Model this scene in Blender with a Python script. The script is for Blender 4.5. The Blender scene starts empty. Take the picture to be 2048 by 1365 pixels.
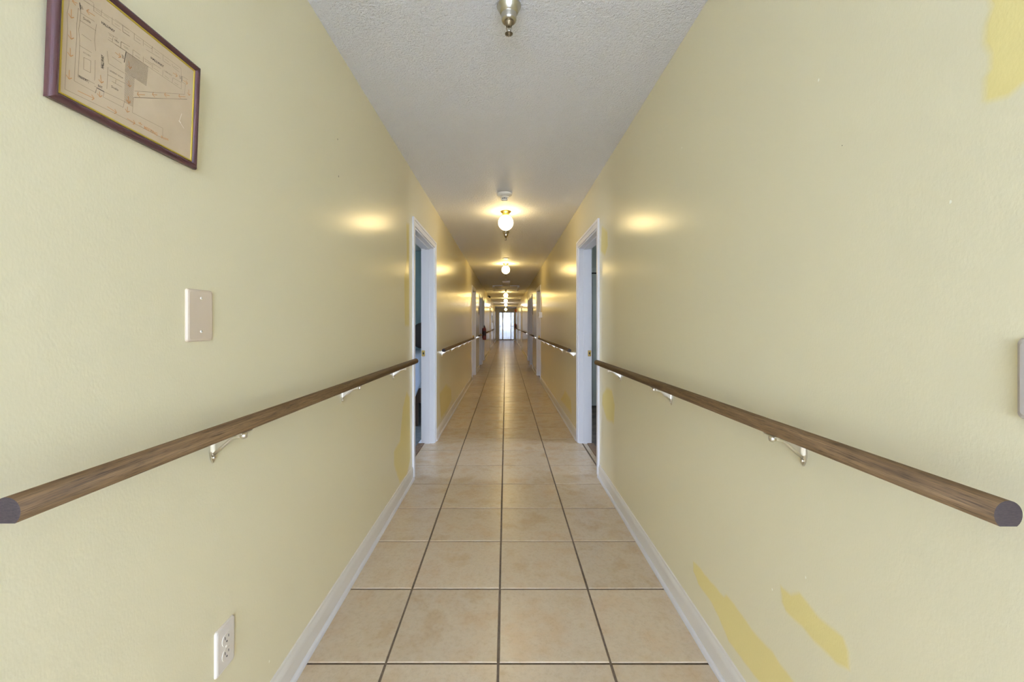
import bpy, bmesh, math, random
from mathutils import Vector, Matrix
random.seed(7)
R = math.radians
scene = bpy.context.scene
COL = scene.collection

# ------------------------------------------------------------------ camera
F, VX, VY, H = 801.0, 1011.5, 649.0, 1.224          # focal length (px of 2048), vanishing point, eye height
cam_d = bpy.data.cameras.new('camera'); cam = bpy.data.objects.new('camera', cam_d); COL.objects.link(cam)
cam.location = (0, 0, H); cam.rotation_euler = (R(90), 0, 0)
cam_d.sensor_width = 36; cam_d.lens = F / 2048 * 36
cam_d.shift_x = (1024 - VX) / 2048; cam_d.shift_y = -(682.5 - VY) / 2048
cam_d.clip_start = 0.02; cam_d.clip_end = 200
scene.camera = cam

# ------------------------------------------------------------------ exposure, sky
vs = scene.view_settings
vs.view_transform = 'Standard'; vs.look = 'None'; vs.gamma = 1; vs.use_curve_mapping = False
vs.exposure = 0.25
SKY = 25.0
SUN = 250.0
LAMP = 43.0
w = bpy.data.worlds.new('sky'); scene.world = w; w.use_nodes = True
bg = w.node_tree.nodes['Background']
bg.inputs[0].default_value = (0.77, 0.885, 1.20, 1); bg.inputs[1].default_value = SKY
sun_d = bpy.data.lights.new('sun', 'SUN'); sun_d.energy = SUN; sun_d.angle = R(.6); sun_d.color = (.92, 1, 1.12)
sun = bpy.data.objects.new('sun', sun_d); COL.objects.link(sun); sun.location = (0, -12, 12); sun.rotation_euler = (R(38), 0, 0)
scene.cycles.max_bounces = 14; scene.cycles.diffuse_bounces = 8; scene.cycles.transparent_max_bounces = 16
scene.cycles.sample_clamp_indirect = 6; scene.cycles.caustics_reflective = False; scene.cycles.caustics_refractive = False
scene.cycles.use_denoising = True

def portal(name, loc, rot, sx, sy):
    l = bpy.data.lights.new(name, 'AREA'); l.shape = 'RECTANGLE'; l.size = sx; l.size_y = sy
    l.cycles.is_portal = True
    o = bpy.data.objects.new(name, l); COL.objects.link(o); o.location = loc; o.rotation_euler = rot
    return o

XL, XR, HC, WT = -0.738, 0.752, 2.4315, 0.13          # wall faces, ceiling, wall thickness
YB, YE = -0.35, 30.5                                  # corridor starts behind the camera, ends at the glazed doors
LOBBY_Y = -5.6
portal('portal_lobby', (0, LOBBY_Y + .02, 1.23), (R(90), 0, R(0)), 5.2, 2.34)
portal('portal_entrance', (.066, YE + .2, 1.09), (R(-90), 0, 0), 1.2, 2.17)
portal('portal_bedroom', (-3.6, 3.9, 1.5), (0, R(-90), 0), 1.5, .6)
portal('portal_side_room', (3.6, 3.6, 1.5), (0, R(90), 0), 1.5, .6)

# ------------------------------------------------------------------ materials
def new_mat(name):
    m = bpy.data.materials.new(name); m.use_nodes = True
    nt = m.node_tree
    return m, nt, nt.nodes['Principled BSDF']
def L(c):
    return tuple(((v / 255) / 12.92 if v / 255 <= .04045 else ((v / 255 + .055) / 1.055) ** 2.4) for v in c) + (1,)
def simple(name, col, rough=.5, metal=0, spec=.5):
    m, nt, b = new_mat(name)
    b.inputs['Base Color'].default_value = col if len(col) == 4 else col + (1,)
    b.inputs['Roughness'].default_value = rough; b.inputs['Metallic'].default_value = metal
    b.inputs['Specular IOR Level'].default_value = spec
    return m
def node(nt, t, **kw):
    n = nt.nodes.new(t)
    for k, v in kw.items():
        if k.startswith('i_'): n.inputs[k[2:].replace('_', ' ')].default_value = v
        else: setattr(n, k, v)
    return n
def coords(nt, scale=(1, 1, 1), src='Object'):
    tc = node(nt, 'ShaderNodeTexCoord'); mp = node(nt, 'ShaderNodeMapping')
    mp.inputs['Scale'].default_value = scale
    nt.links.new(tc.outputs[src], mp.inputs['Vector'])
    return mp.outputs['Vector']
def noise(nt, vec, scale, detail=3, rough=.5):
    n = node(nt, 'ShaderNodeTexNoise'); n.inputs['Scale'].default_value = scale
    n.inputs['Detail'].default_value = detail; n.inputs['Roughness'].default_value = rough
    nt.links.new(vec, n.inputs['Vector']); return n.outputs['Fac']
def ramp(nt, fac, stops):
    r = node(nt, 'ShaderNodeValToRGB'); e = r.color_ramp.elements
    while len(e) < len(stops): e.new(.5)
    for k, (p, c) in enumerate(stops):
        e[k].position = p; e[k].color = c
    nt.links.new(fac, r.inputs['Fac']); return r.outputs['Color']
def bump(nt, b, h, strength, dist):
    n = node(nt, 'ShaderNodeBump'); n.inputs['Strength'].default_value = strength; n.inputs['Distance'].default_value = dist
    nt.links.new(h, n.inputs['Height']); nt.links.new(n.outputs['Normal'], b.inputs['Normal'])
def mixc(nt, fac, a, b_):
    n = node(nt, 'ShaderNodeMix', data_type='RGBA')
    if isinstance(fac, (int, float)): n.inputs['Factor'].default_value = fac
    else: nt.links.new(fac, n.inputs['Factor'])
    for s, v in (('A', a), ('B', b_)):
        k = 6 if s == 'A' else 7
        if isinstance(v, tuple): n.inputs[k].default_value = v
        else: nt.links.new(v, n.inputs[k])
    return n.outputs[2]

WALL_COL = (.74, .672, .447, 1)
PATCH_COL = (.76, .64, .27, 1)
def wall_paint(name, patch=False):
    m, nt, b = new_mat(name)
    v = coords(nt)
    big = noise(nt, v, .7, 2)
    c = mixc(nt, big, tuple(x * .97 for x in WALL_COL[:3]) + (1,), tuple(min(1, x * 1.03) for x in WALL_COL[:3]) + (1,))
    if patch:
        at = node(nt, 'ShaderNodeAttribute'); at.attribute_name = 'fade'
        c = mixc(nt, at.outputs['Fac'], c, PATCH_COL)
    nt.links.new(c, b.inputs['Base Color'])
    v2 = coords(nt, (1, 1, .55))
    f = noise(nt, v2, 240, 2)
    bump(nt, b, f, .13, .002)
    b.inputs['Roughness'].default_value = .205
    b.inputs['Specular IOR Level'].default_value = .17
    return m
M_WALL = wall_paint('yellow_wall_paint'); M_PATCH = wall_paint('yellow_touch_up_paint', True)

m, nt, b = new_mat('ceiling_texture'); M_CEIL = m
b.inputs['Base Color'].default_value = (.89, .89, .92, 1); b.inputs['Roughness'].default_value = .55
vv = coords(nt); f1 = noise(nt, vv, 110, 3, .6); bump(nt, b, f1, 1, .012)

m, nt, b = new_mat('floor_tile'); M_TILE = m
oi = node(nt, 'ShaderNodeObjectInfo')
tc = node(nt, 'ShaderNodeTexCoord'); ad = node(nt, 'ShaderNodeVectorMath', operation='ADD')
sc_ = node(nt, 'ShaderNodeVectorMath', operation='SCALE'); sc_.inputs['Scale'].default_value = 37.0
cb = node(nt, 'ShaderNodeCombineXYZ'); nt.links.new(oi.outputs['Random'], cb.inputs[0]); nt.links.new(oi.outputs['Random'], cb.inputs[2])
nt.links.new(cb.outputs[0], sc_.inputs[0]); nt.links.new(tc.outputs['Object'], ad.inputs[0]); nt.links.new(sc_.outputs[0], ad.inputs[1])
n1 = noise(nt, ad.outputs[0], 5.5, 4, .6); n2 = noise(nt, ad.outputs[0], 55, 5, .75)
ca = ramp(nt, n1, [(.34, (.57, .435, .29, 1)), (.50, (.59, .49, .355, 1)), (.66, (.545, .42, .275, 1))])
cb2 = ramp(nt, n2, [(.28, (.88, .86, .83, 1)), (.52, (1, 1, 1, 1)), (.75, (1.03, 1.02, 1, 1))])
mu = node(nt, 'ShaderNodeMix', data_type='RGBA', blend_type='MULTIPLY'); mu.inputs['Factor'].default_value = 1
nt.links.new(ca, mu.inputs[6]); nt.links.new(cb2, mu.inputs[7])
hv = node(nt, 'ShaderNodeHueSaturation'); mr = node(nt, 'ShaderNodeMapRange'); mr.inputs['To Min'].default_value = .94; mr.inputs['To Max'].default_value = 1.05
nt.links.new(oi.outputs['Random'], mr.inputs['Value']); nt.links.new(mr.outputs[0], hv.inputs['Value']); nt.links.new(mu.outputs[2], hv.inputs['Color'])
nt.links.new(hv.outputs[0], b.inputs['Base Color']); b.inputs['Roughness'].default_value = .27
bump(nt, b, n2, .12, .002)

m, nt, b = new_mat('grout'); M_GROUT = m
g = noise(nt, coords(nt), 60, 3); nt.links.new(ramp(nt, g, [(.3, (.12, .086, .056, 1)), (.7, (.175, .13, .088, 1))]), b.inputs['Base Color']); b.inputs['Roughness'].default_value = .9

M_WHITE = simple('white_gloss_trim', (.70, .685, .67), .35)
M_BASE = simple('baseboard_cream', (.72, .68, .60), .4)
M_DOOR = simple('door_white', (.78, .775, .76), .4)

m, nt, b = new_mat('handrail_wood'); M_WOOD = m
v = coords(nt, (90, 3, 90)); a1 = noise(nt, v, 1.6, 5, .65); v2 = coords(nt, (420, 14, 420)); a2 = noise(nt, v2, 1.5, 3, .7)
c1 = ramp(nt, a1, [(.28, (.060, .032, .011, 1)), (.5, (.108, .062, .024, 1)), (.75, (.16, .098, .043, 1))])
c2 = ramp(nt, a2, [(.33, (.35, .32, .30, 1)), (.47, (1, 1, 1, 1)), (.72, (1.5, 1.45, 1.4, 1))])
mu = node(nt, 'ShaderNodeMix', data_type='RGBA', blend_type='MULTIPLY'); mu.inputs['Factor'].default_value = .8
nt.links.new(c1, mu.inputs[6]); nt.links.new(c2, mu.inputs[7]); nt.links.new(mu.outputs[2], b.inputs['Base Color'])
b.inputs['Roughness'].default_value = .55; b.inputs['Specular IOR Level'].default_value = .2; bump(nt, b, a2, .2, .001)
m, nt, b = new_mat('end_grain'); M_ENDG = m
v = coords(nt, (120, 1, 420)); mpn = noise(nt, v, 1.2, 4, .7)
nt.links.new(ramp(nt, mpn, [(.3, (.013, .007, .006, 1)), (.7, (.048, .030, .026, 1))]), b.inputs['Base Color']); b.inputs['Roughness'].default_value = .7

M_BRACK = simple('polished_nickel_brass', (.74, .68, .56), .30, 1)
M_BRASS = simple('brass', (.83, .60, .18), .22, 1)
M_CHROME = simple('aged_chrome', (.54, .51, .43), .26, 1)
M_BRONZE = simple('dull_bronze', (.22, .17, .10), .45, .8)
M_DARK = simple('dark_recess', (.02, .018, .016), .6)
M_CREAM = simple('cream_plastic', (.92, .86, .72), .4)
M_BEIGE = simple('beige_plate', (.62, .51, .375), .42)
M_IVORY = simple('ivory_outlet', (.72, .65, .55), .35)
M_SHADEPL = simple('shade_darkened_plate', (.48, .43, .38), .4)  # grey darkened so the colour carries the shadow on the right wall plate
M_PLW = simple('white_plastic', (.85, .86, .88), .4)
M_RED = simple('extinguisher_red', (.24, .03, .02), .3)
M_BLACK = simple('black_rubber', (.02, .02, .02), .5)
M_ORANGE = simple('orange_red_plastic', (.72, .20, .03), .4)
M_BROWN = simple('brown_plaque', (.09, .05, .03), .5)
M_TEAL = simple('teal_wall_paint', (.42, .59, .64), .6)
M_SAGE = simple('pale_sage_wall_paint', (.58, .64, .61), .6)
M_CLOSET = simple('closet_white', (.66, .72, .70), .5)
M_DKWOOD = simple('dark_bed_wood', (.055, .028, .014), .5)
M_CUSH = simple('dark_brown_cushion', (.055, .045, .038), .8)
M_PAPER_FR = None
m, nt, b = new_mat('blue_grey_cloth'); M_CLOTH = m
wv = node(nt, 'ShaderNodeTexWave'); wv.inputs['Scale'].default_value = 40; wv.inputs['Distortion'].default_value = 2
nt.links.new(coords(nt), wv.inputs['Vector'])
nt.links.new(ramp(nt, wv.outputs['Fac'], [(.2, (.36, .42, .52, 1)), (.8, (.42, .49, .60, 1))]), b.inputs['Base Color']); b.inputs['Roughness'].default_value = .85
def mottled(name, c1, c2, s):
    m, nt, b = new_mat(name)
    n = noise(nt, coords(nt), s, 5, .65); nt.links.new(ramp(nt, n, [(.35, c1), (.65, c2)]), b.inputs['Base Color']); b.inputs['Roughness'].default_value = .6
    return m
M_CARPET = mottled('slate_carpet', (.11, .135, .16, 1), (.19, .22, .25, 1), 14)
M_VINYL = mottled('dark_mottled_vinyl', (.055, .045, .038, 1), (.15, .125, .105, 1), 9)
M_LFLOOR = mottled('lobby_floor', (.74, .74, .74, 1), (.82, .82, .82, 1), 3)
M_LWALL = simple('lobby_wall_paint', (.82, .82, .82), .6)
M_GROUND = mottled('pale_concrete', (.5, .5, .49, 1), (.6, .6, .58, 1), 2)
M_STRIP = mottled('brown_threshold', (.16, .10, .06, 1), (.25, .165, .10, 1), 30)
M_FRAME = simple('purple_brown_frame', (.075, .030, .030), .24)
M_GOLD = simple('gold_lip', (.50, .36, .045), .4, .35)
m, nt, b = new_mat('aged_paper'); M_PAPER = m
n = noise(nt, coords(nt), 9, 4, .6); nt.links.new(ramp(nt, n, [(.3, (.50, .385, .245, 1)), (.7, (.58, .455, .30, 1))]), b.inputs['Base Color']); b.inputs['Roughness'].default_value = .75
M_INK = simple('plan_ink', (.07, .055, .04), .8)
M_INKL = simple('faded_plan_ink', (.20, .15, .09), .8)
M_ORINK = simple('faded_orange_ink', (.52, .26, .10), .8)
M_CREASE = simple('paper_crease', (.75, .66, .54), .6)
M_CHIPW = simple('pale_paint_chip', (.85, .82, .66), .6)
M_CHIPD = simple('dark_nail_hole', (.06, .05, .03), .8)

def emis(name, col, s):
    m, nt, b = new_mat(name)
    b.inputs['Base Color'].default_value = (.8, .8, .8, 1)
    b.inputs['Emission Color'].default_value = col; b.inputs['Emission Strength'].default_value = s
    b.inputs['Roughness'].default_value = .2
    return m
M_GLOBE = emis('lit_opal_glass', (1, .73, .28, 1), LAMP)
M_GLOBE_DIM = emis('lit_opal_glass_softer_bulb', (1, .75, .34, 1), LAMP * .64)
M_GLOBE_COOL = emis('lit_opal_glass_cool_bulb', (1, .86, .66, 1), LAMP)
m, nt, b = new_mat('window_glass'); M_GLASS = m
tr = node(nt, 'ShaderNodeBsdfTransparent'); tr.inputs[0].default_value = (.94, .96, .96, 1)
gl = node(nt, 'ShaderNodeBsdfGlossy'); gl.inputs['Roughness'].default_value = .02
fr = node(nt, 'ShaderNodeFresnel'); fr.inputs['IOR'].default_value = 1.45
ms = node(nt, 'ShaderNodeMixShader'); nt.links.new(fr.outputs[0], ms.inputs[0]); nt.links.new(tr.outputs[0], ms.inputs[1]); nt.links.new(gl.outputs[0], ms.inputs[2])
nt.links.new(ms.outputs[0], nt.nodes['Material Output'].inputs['Surface'])
m, nt, b = new_mat('sheer_curtain'); M_SHEER = m
tl = node(nt, 'ShaderNodeBsdfTranslucent'); tl.inputs[0].default_value = (.038, .037, .0355, 1)
tr = node(nt, 'ShaderNodeBsdfTransparent'); tr.inputs[0].default_value = (1, 1, 1, 1)
ms = node(nt, 'ShaderNodeMixShader'); ms.inputs[0].default_value = .999
nt.links.new(tr.outputs[0], ms.inputs[1]); nt.links.new(tl.outputs[0], ms.inputs[2])
nt.links.new(ms.outputs[0], nt.nodes['Material Output'].inputs['Surface'])
m, nt, b = new_mat('clear_acrylic'); M_ACRYL = m
tr = node(nt, 'ShaderNodeBsdfTransparent'); tr.inputs[0].default_value = (.93, .9, .86, 1)
gl = node(nt, 'ShaderNodeBsdfGlossy'); gl.inputs['Roughness'].default_value = .05
ms = node(nt, 'ShaderNodeMixShader'); ms.inputs[0].default_value = .06
nt.links.new(tr.outputs[0], ms.inputs[1]); nt.links.new(gl.outputs[0], ms.inputs[2])
nt.links.new(ms.outputs[0], nt.nodes['Material Output'].inputs['Surface'])

# ------------------------------------------------------------------ mesh helpers
def box(bm, x0, x1, y0, y1, z0, z1, bev=0, mi=0):
    x0, x1 = min(x0, x1), max(x0, x1); y0, y1 = min(y0, y1), max(y0, y1); z0, z1 = min(z0, z1), max(z0, z1)
    vs_ = [bm.verts.new(p) for p in ((x0, y0, z0), (x1, y0, z0), (x1, y1, z0), (x0, y1, z0), (x0, y0, z1), (x1, y0, z1), (x1, y1, z1), (x0, y1, z1))]
    fs = [bm.faces.new([vs_[i] for i in q]) for q in ((3, 2, 1, 0), (4, 5, 6, 7), (0, 1, 5, 4), (1, 2, 6, 5), (2, 3, 7, 6), (3, 0, 4, 7))]
    for f in fs: f.material_index = mi
    if bev:
        es = list({e for f in fs for e in f.edges})
        r = bmesh.ops.bevel(bm, geom=es, offset=bev, segments=2, profile=.6, affect='EDGES')
        for f in r['faces']: f.material_index = mi
def lathe(bm, prof, c=(0, 0, 0), seg=32, axis='Z', mi=0, smooth=True):
    rings = []
    for r, z in prof:
        ring = []
        for k in range(seg):
            a = 2 * math.pi * k / seg
            p = (r * math.cos(a), r * math.sin(a), z) if axis == 'Z' else (z, r * math.cos(a), r * math.sin(a))
            ring.append(bm.verts.new((c[0] + p[0], c[1] + p[1], c[2] + p[2])))
        rings.append(ring)
    for a_, b_ in zip(rings, rings[1:]):
        for k in range(seg):
            f = bm.faces.new((a_[k], a_[(k + 1) % seg], b_[(k + 1) % seg], b_[k])); f.smooth = smooth; f.material_index = mi
    for ring, rev in ((rings[0], True), (rings[-1], False)):
        f = bm.faces.new(ring[::-1] if rev else ring); f.material_index = mi
def tube(bm, pts, r, seg=10, mi=0):
    pts = [Vector(p) for p in pts]; rings = []
    for i, p in enumerate(pts):
        t = (pts[min(i + 1, len(pts) - 1)] - pts[max(i - 1, 0)]).normalized()
        up = Vector((0, 0, 1)) if abs(t.z) < .95 else Vector((1, 0, 0))
        a = t.cross(up).normalized(); b_ = a.cross(t)
        rings.append([bm.verts.new(p + r * (math.cos(2 * math.pi * k / seg) * a + math.sin(2 * math.pi * k / seg) * b_)) for k in range(seg)])
    for a_, b_ in zip(rings, rings[1:]):
        for k in range(seg):
            f = bm.faces.new((a_[k], b_[k], b_[(k + 1) % seg], a_[(k + 1) % seg])); f.smooth = True; f.material_index = mi
    bm.faces.new(rings[0]).material_index = mi; bm.faces.new(rings[-1][::-1]).material_index = mi
def prism(bm, poly, y0, y1, mi=0, axis='Y', smooth=False):
    """poly of (a,b) extruded: axis Y -> (a,y,b); axis X -> (x,a,b); axis Z -> (a,b,z)"""
    def P(p, t): return {'Y': (p[0], t, p[1]), 'X': (t, p[0], p[1]), 'Z': (p[0], p[1], t)}[axis]
    A = [bm.verts.new(P(p, y0)) for p in poly]; B = [bm.verts.new(P(p, y1)) for p in poly]
    n = len(poly)
    for k in range(n):
        f = bm.faces.new((A[k], A[(k + 1) % n], B[(k + 1) % n], B[k])); f.material_index = mi; f.smooth = smooth
    bm.faces.new(A[::-1]).material_index = mi; bm.faces.new(B).material_index = mi
def obj(name, bm, mats, parent=None, kind=None, label=None, cat=None, group=None, loc=None, normals=True):
    if normals: bmesh.ops.recalc_face_normals(bm, faces=bm.faces)
    me = bpy.data.meshes.new(name); bm.to_mesh(me); bm.free()
    for m_ in (mats if isinstance(mats, (list, tuple)) else [mats]): me.materials.append(m_)
    o = bpy.data.objects.new(name, me); COL.objects.link(o)
    if parent: o.parent = parent
    if loc: o.location = loc
    tag(o, label, cat, group, kind); return o
def tag(o, label=None, cat=None, group=None, kind=None):
    if label: o['label'] = label
    if cat: o['category'] = cat
    if group: o['group'] = group
    if kind: o['kind'] = kind
def empty(name, loc, label=None, cat=None, group=None, kind=None):
    o = bpy.data.objects.new(name, None); COL.objects.link(o); o.location = loc; o.empty_display_size = .05
    tag(o, label, cat, group, kind); return o
def copy_tree(o, parent=None):
    c = o.copy(); COL.objects.link(c)
    if parent: c.parent = parent
    for ch in list(o.children): copy_tree(ch, c)
    return c
NB = bmesh.new
def st(name, bm, m_, parent=None, **k):
    return obj(name, bm, m_, parent, kind='structure', **k)
def on_wall(px, py, X):
    """point of a vertical plane x = X seen at photo pixel (px, py)"""
    d = X * F / (px - VX); return (d, H + (VY - py) * d / F)

# ------------------------------------------------------------------ shell
# door openings (start, end along the corridor)
LD = [(3.215, 4.13), (8.765, 9.68), (11.22, 12.13), (12.63, 13.54), (18.45, 19.36), (24.05, 24.96)]
RD = [(3.268, 4.13), (8.665, 9.58), (11.32, 12.23), (12.55, 13.46), (18.45, 19.36), (24.05, 24.96)]
OH = 2.018                                             # opening height
def corridor_wall(name, x0, x1, doors):
    bm = NB(); y = YB
    for a, b_ in doors:
        box(bm, x0, x1, y, a, 0, HC); box(bm, x0, x1, a, b_, OH, HC); y = b_
    box(bm, x0, x1, y, YE, 0, HC)
    bmesh.ops.remove_doubles(bm, verts=bm.verts, dist=1e-5)
    return st(name, bm, M_WALL)
wall_left = corridor_wall('wall_left', XL - WT, XL, LD)
wall_right = corridor_wall('wall_right', XR, XR + WT, RD)
EX0, EX1, EZ = -.533, .666, 2.176
bm = NB(); box(bm, XL - WT, EX0, YE, YE + .13, 0, HC); box(bm, EX1, XR + WT, YE, YE + .13, 0, HC); box(bm, EX0, EX1, YE, YE + .13, EZ, HC)
st('wall_end', bm, M_WALL)
bm = NB(); box(bm, -4, 4, LOBBY_Y - .2, YE + .13, HC, HC + .1); ceiling = st('ceiling', bm, M_CEIL)
bm = NB(); box(bm, XL - WT, XR + WT, YB, YE + .13, -.10, -.0035); floor = st('floor', bm, M_GROUT)

# floor tiles
TP, GX, GY0 = .4064, -.027, 1.4454
def tile_mesh(w_, l_):
    bm = NB(); t, c = .008, .0022
    top = [(-w_ / 2 + c, -l_ / 2 + c), (w_ / 2 - c, -l_ / 2 + c), (w_ / 2 - c, l_ / 2 - c), (-w_ / 2 + c, l_ / 2 - c)]
    mid = [(-w_ / 2, -l_ / 2), (w_ / 2, -l_ / 2), (w_ / 2, l_ / 2), (-w_ / 2, l_ / 2)]
    r0 = [bm.verts.new((x, y, 0)) for x, y in top]; r1 = [bm.verts.new((x, y, -.0016)) for x, y in mid]; r2 = [bm.verts.new((x, y, -t)) for x, y in mid]
    bm.faces.new(r0)
    for a_, b_ in ((r0, r1), (r1, r2)):
        for k in range(4): bm.faces.new((a_[k], b_[k], b_[(k + 1) % 4], a_[(k + 1) % 4]))
    bmesh.ops.recalc_face_normals(bm, faces=bm.faces)
    return bm
def mesh_of(bm, name, m_):
    me = bpy.data.meshes.new(name); bm.to_mesh(me); bm.free(); me.materials.append(m_); return me
GAP = .009
tm = mesh_of(tile_mesh(TP - GAP, TP - GAP), 'floor_tile', M_TILE)
NIND = 46
far = NB()
for i in range(-5, 73):
    yc = GY0 + TP * (i + .5)
    if yc + TP / 2 > YE + .1: break
    for cx in (-1.5, -.5, .5, 1.5):
        x = GX + TP * cx + random.uniform(-.0006, .0006); y = yc + random.uniform(-.0008, .0008)
        if i < NIND:
            o = bpy.data.objects.new('floor_tile', tm); COL.objects.link(o); o.parent = floor
            o.location = (x, y, random.uniform(-.0004, 0)); o.rotation_euler = (random.uniform(-.0006, .0006), random.uniform(-.0006, .0006), random.uniform(-.0012, .0012) + random.choice((0, math.pi)))
        else:
            t = tile_mesh(TP - GAP, TP - GAP); bmesh.ops.translate(t, verts=t.verts, vec=(x, y, 0))
            tmp = bpy.data.meshes.new('tmp'); t.to_mesh(tmp); t.free(); far.from_mesh(tmp); bpy.data.meshes.remove(tmp)
obj('far_floor_tiles', far, M_TILE, floor, kind='stuff')
strip_m = mesh_of(tile_mesh(.038, TP - GAP), 'floor_tile_strip', M_TILE)
for i in range(4, 7):                                   # cut tiles in the right doorway
    o = bpy.data.objects.new('floor_tile', strip_m); COL.objects.link(o); o.parent = floor
    y = GY0 + TP * (i + .5); o.location = (.814, y, 0)
bm = NB(); box(bm, -3.1, 3.1, LOBBY_Y, YB - .25, -.1, 0); st('floor_lobby', bm, M_LFLOOR)

# lobby behind the camera: the corridor opens into it, daylight through its big window
bm = NB()
box(bm, -3.1, XL - WT, YB - .1, YB, 0, HC); box(bm, XR + WT, 3.1, YB - .1, YB, 0, HC)
box(bm, -3.2, -3.1, LOBBY_Y - .1, YB, 0, HC); box(bm, 3.1, 3.2, LOBBY_Y - .1, YB, 0, HC)
WX, WZ0, WZ1 = 2.6, .06, 2.4
box(bm, -3.1, -WX, LOBBY_Y - .1, LOBBY_Y, 0, HC); box(bm, WX, 3.1, LOBBY_Y - .1, LOBBY_Y, 0, HC)
box(bm, -WX, WX, LOBBY_Y - .1, LOBBY_Y, 0, WZ0); box(bm, -WX, WX, LOBBY_Y - .1, LOBBY_Y, WZ1, HC)
st('wall_lobby', bm, M_LWALL)
win = empty('window_1', (0, LOBBY_Y, WZ0), kind='structure')
bm = NB()
for k in range(5):
    x = -WX + k * WX / 2; box(bm, x - .03, x + .03, -.08, -.03, 0, WZ1 - WZ0)
box(bm, -WX, WX, -.08, -.03, 0, .05); box(bm, -WX, WX, -.08, -.03, WZ1 - WZ0 - .05, WZ1 - WZ0)
obj('window_frame', bm, M_WHITE, win)
for k in range(4):
    bm = NB(); x = -WX + k * WX / 2; box(bm, x + .03, x + WX / 2 - .03, -.058, -.052, .05, WZ1 - WZ0 - .05); obj('pane', bm, M_GLASS, win)

# baseboards
def baseboards(name, xw, s, doors):
    """s = +1 when the room lies at greater x than the wall face"""
    segs = []; y = YB
    for a, b_ in doors: segs.append((y, a - .062)); y = b_ + .062
    segs.append((y, YE))
    for a, b_ in segs:
        if b_ - a < .02: continue
        bm = NB(); X = lambda t: xw + s * t
        prism(bm, [(X(0), 0), (X(.011), 0), (X(.011), .072), (X(.0095), .082), (X(.0055), .094), (X(.0045), .103), (X(0), .105)], a, b_)
        o = st(name, bm, M_BASE)
        bm = NB(); r = .011
        pr = [(X(.011), 0)] + [(X(.011 + r * math.cos(t)), .019 * math.sin(t)) for t in [k * math.pi / 12 for k in range(7)]]
        prism(bm, pr, a, b_); obj('shoe_moulding', bm, M_WHITE, o)
baseboards('baseboard_left', XL, 1, LD); baseboards('baseboard_right', XR, -1, RD)

# doors
dn = 0
def doorway(side, y0, y1, open_=False, strike=False):
    global dn; dn += 1
    s = 1 if side == 'left' else -1; xw = XL if side == 'left' else XR
    X = lambda t: xw + s * t                           # t > 0 into the corridor, t < 0 into the wall
    d = empty(f'door_{dn}', (xw, (y0 + y1) / 2, 0), kind='structure')
    off = Vector((-xw, -(y0 + y1) / 2, 0))
    def part(name, bm, m_, parent=d, label=None):
        if parent is d: bmesh.ops.translate(bm, verts=bm.verts, vec=off)
        return obj(name, bm, m_, parent, label=label)
    cw = .058
    def casing(bm, t0, sgn):
        for a, b_, z0, z1 in ((y0 - cw, y0 + .004, 0, OH + cw), (y1 - .004, y1 + cw, 0, OH + cw)):
            box(bm, X(t0), X(t0 + sgn * .011), a, b_, 0, z1)
            oy = (a - .0008, a + .022) if a < y0 else (b_ - .022, b_ + .0008)
            box(bm, X(t0), X(t0 + sgn * .016), oy[0], oy[1], 0, z1, .002)
        box(bm, X(t0), X(t0 + sgn * .011), y0, y1, OH - .004, OH + cw - .002)
        box(bm, X(t0), X(t0 + sgn * .016), y0 - cw + .02, y1 + cw - .02, OH + cw - .022, OH + cw + .0008, .002)
    bm = NB(); casing(bm, 0, 1); part('casing', bm, M_WHITE)
    bm = NB()                                          # jamb lining and door stop
    lt = .018
    box(bm, X(0.0005), X(-WT - .0005), y0, y0 + lt, 0, OH); box(bm, X(.0005), X(-WT - .0005), y1 - lt, y1, 0, OH); box(bm, X(.0005), X(-WT - .0005), y0 + lt, y1 - lt, OH - lt, OH)
    box(bm, X(-.045), X(-.085), y0 + lt, y0 + lt + .011, 0, OH - lt); box(bm, X(-.045), X(-.085), y1 - lt - .011, y1 - lt, 0, OH - lt)
    box(bm, X(-.045), X(-.085), y0 + lt, y1 - lt, OH - lt - .011, OH - lt)
    part('jamb', bm, M_WHITE)
    if strike:
        bm = NB(); box(bm, X(-.092), X(-.124), y1 - lt - .0025, y1 - lt + .001, .895, .955); sp = part('strike_plate', bm, M_BRASS)
        bm = NB(); box(bm, X(-.101), X(-.114), y1 - lt - .0032, y1 - lt - .0024, .914, .936); bmesh.ops.translate(bm, verts=bm.verts, vec=off); obj('latch_hole', bm, M_DARK, sp)
    # leaf with two raised panels, and knob
    wl = y1 - y0 - 2 * lt - .006
    bm = NB(); box(bm, 0, .036, 0, wl, .008, OH - lt - .004, .0015)
    for z0, z1 in ((.18, .86), (1.0, 1.86)):
        for side_ in (0, 1):
            for a in (.11, wl / 2 + .03):
                xx = (.036, .041) if side_ else (-.005, 0)
                box(bm, xx[0], xx[1], a, a + wl / 2 - .14, z0, z1, .002)
    leaf = obj('door_leaf', bm, M_DOOR, d)
    bm = NB(); lathe(bm, [(.027, 0), (.027, .006), (.011, .01), (.011, .03), (.024, .04), (.027, .052), (.02, .066), (.004, .07)], (.036, wl - .06, .93), 20, 'X')
    lathe(bm, [(.004, -.07), (.02, -.066), (.027, -.052), (.024, -.04), (.011, -.03), (.011, -.01), (.027, -.006), (.027, 0)], (0, wl - .06, .93), 20, 'X')
    obj('knob', bm, M_BRASS, leaf)
    if open_:
        leaf.location = (s * (-WT - .008), -(y1 - y0) / 2 + lt + .003, 0); leaf.rotation_euler = (0, 0, s * R(94) + (0 if s > 0 else 0))
        if s < 0: leaf.location.x += 0
    else:
        leaf.location = (s * (-WT + .002) + (0 if s > 0 else -.036), -(y1 - y0) / 2 + lt + .003, 0)
    return d
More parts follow.
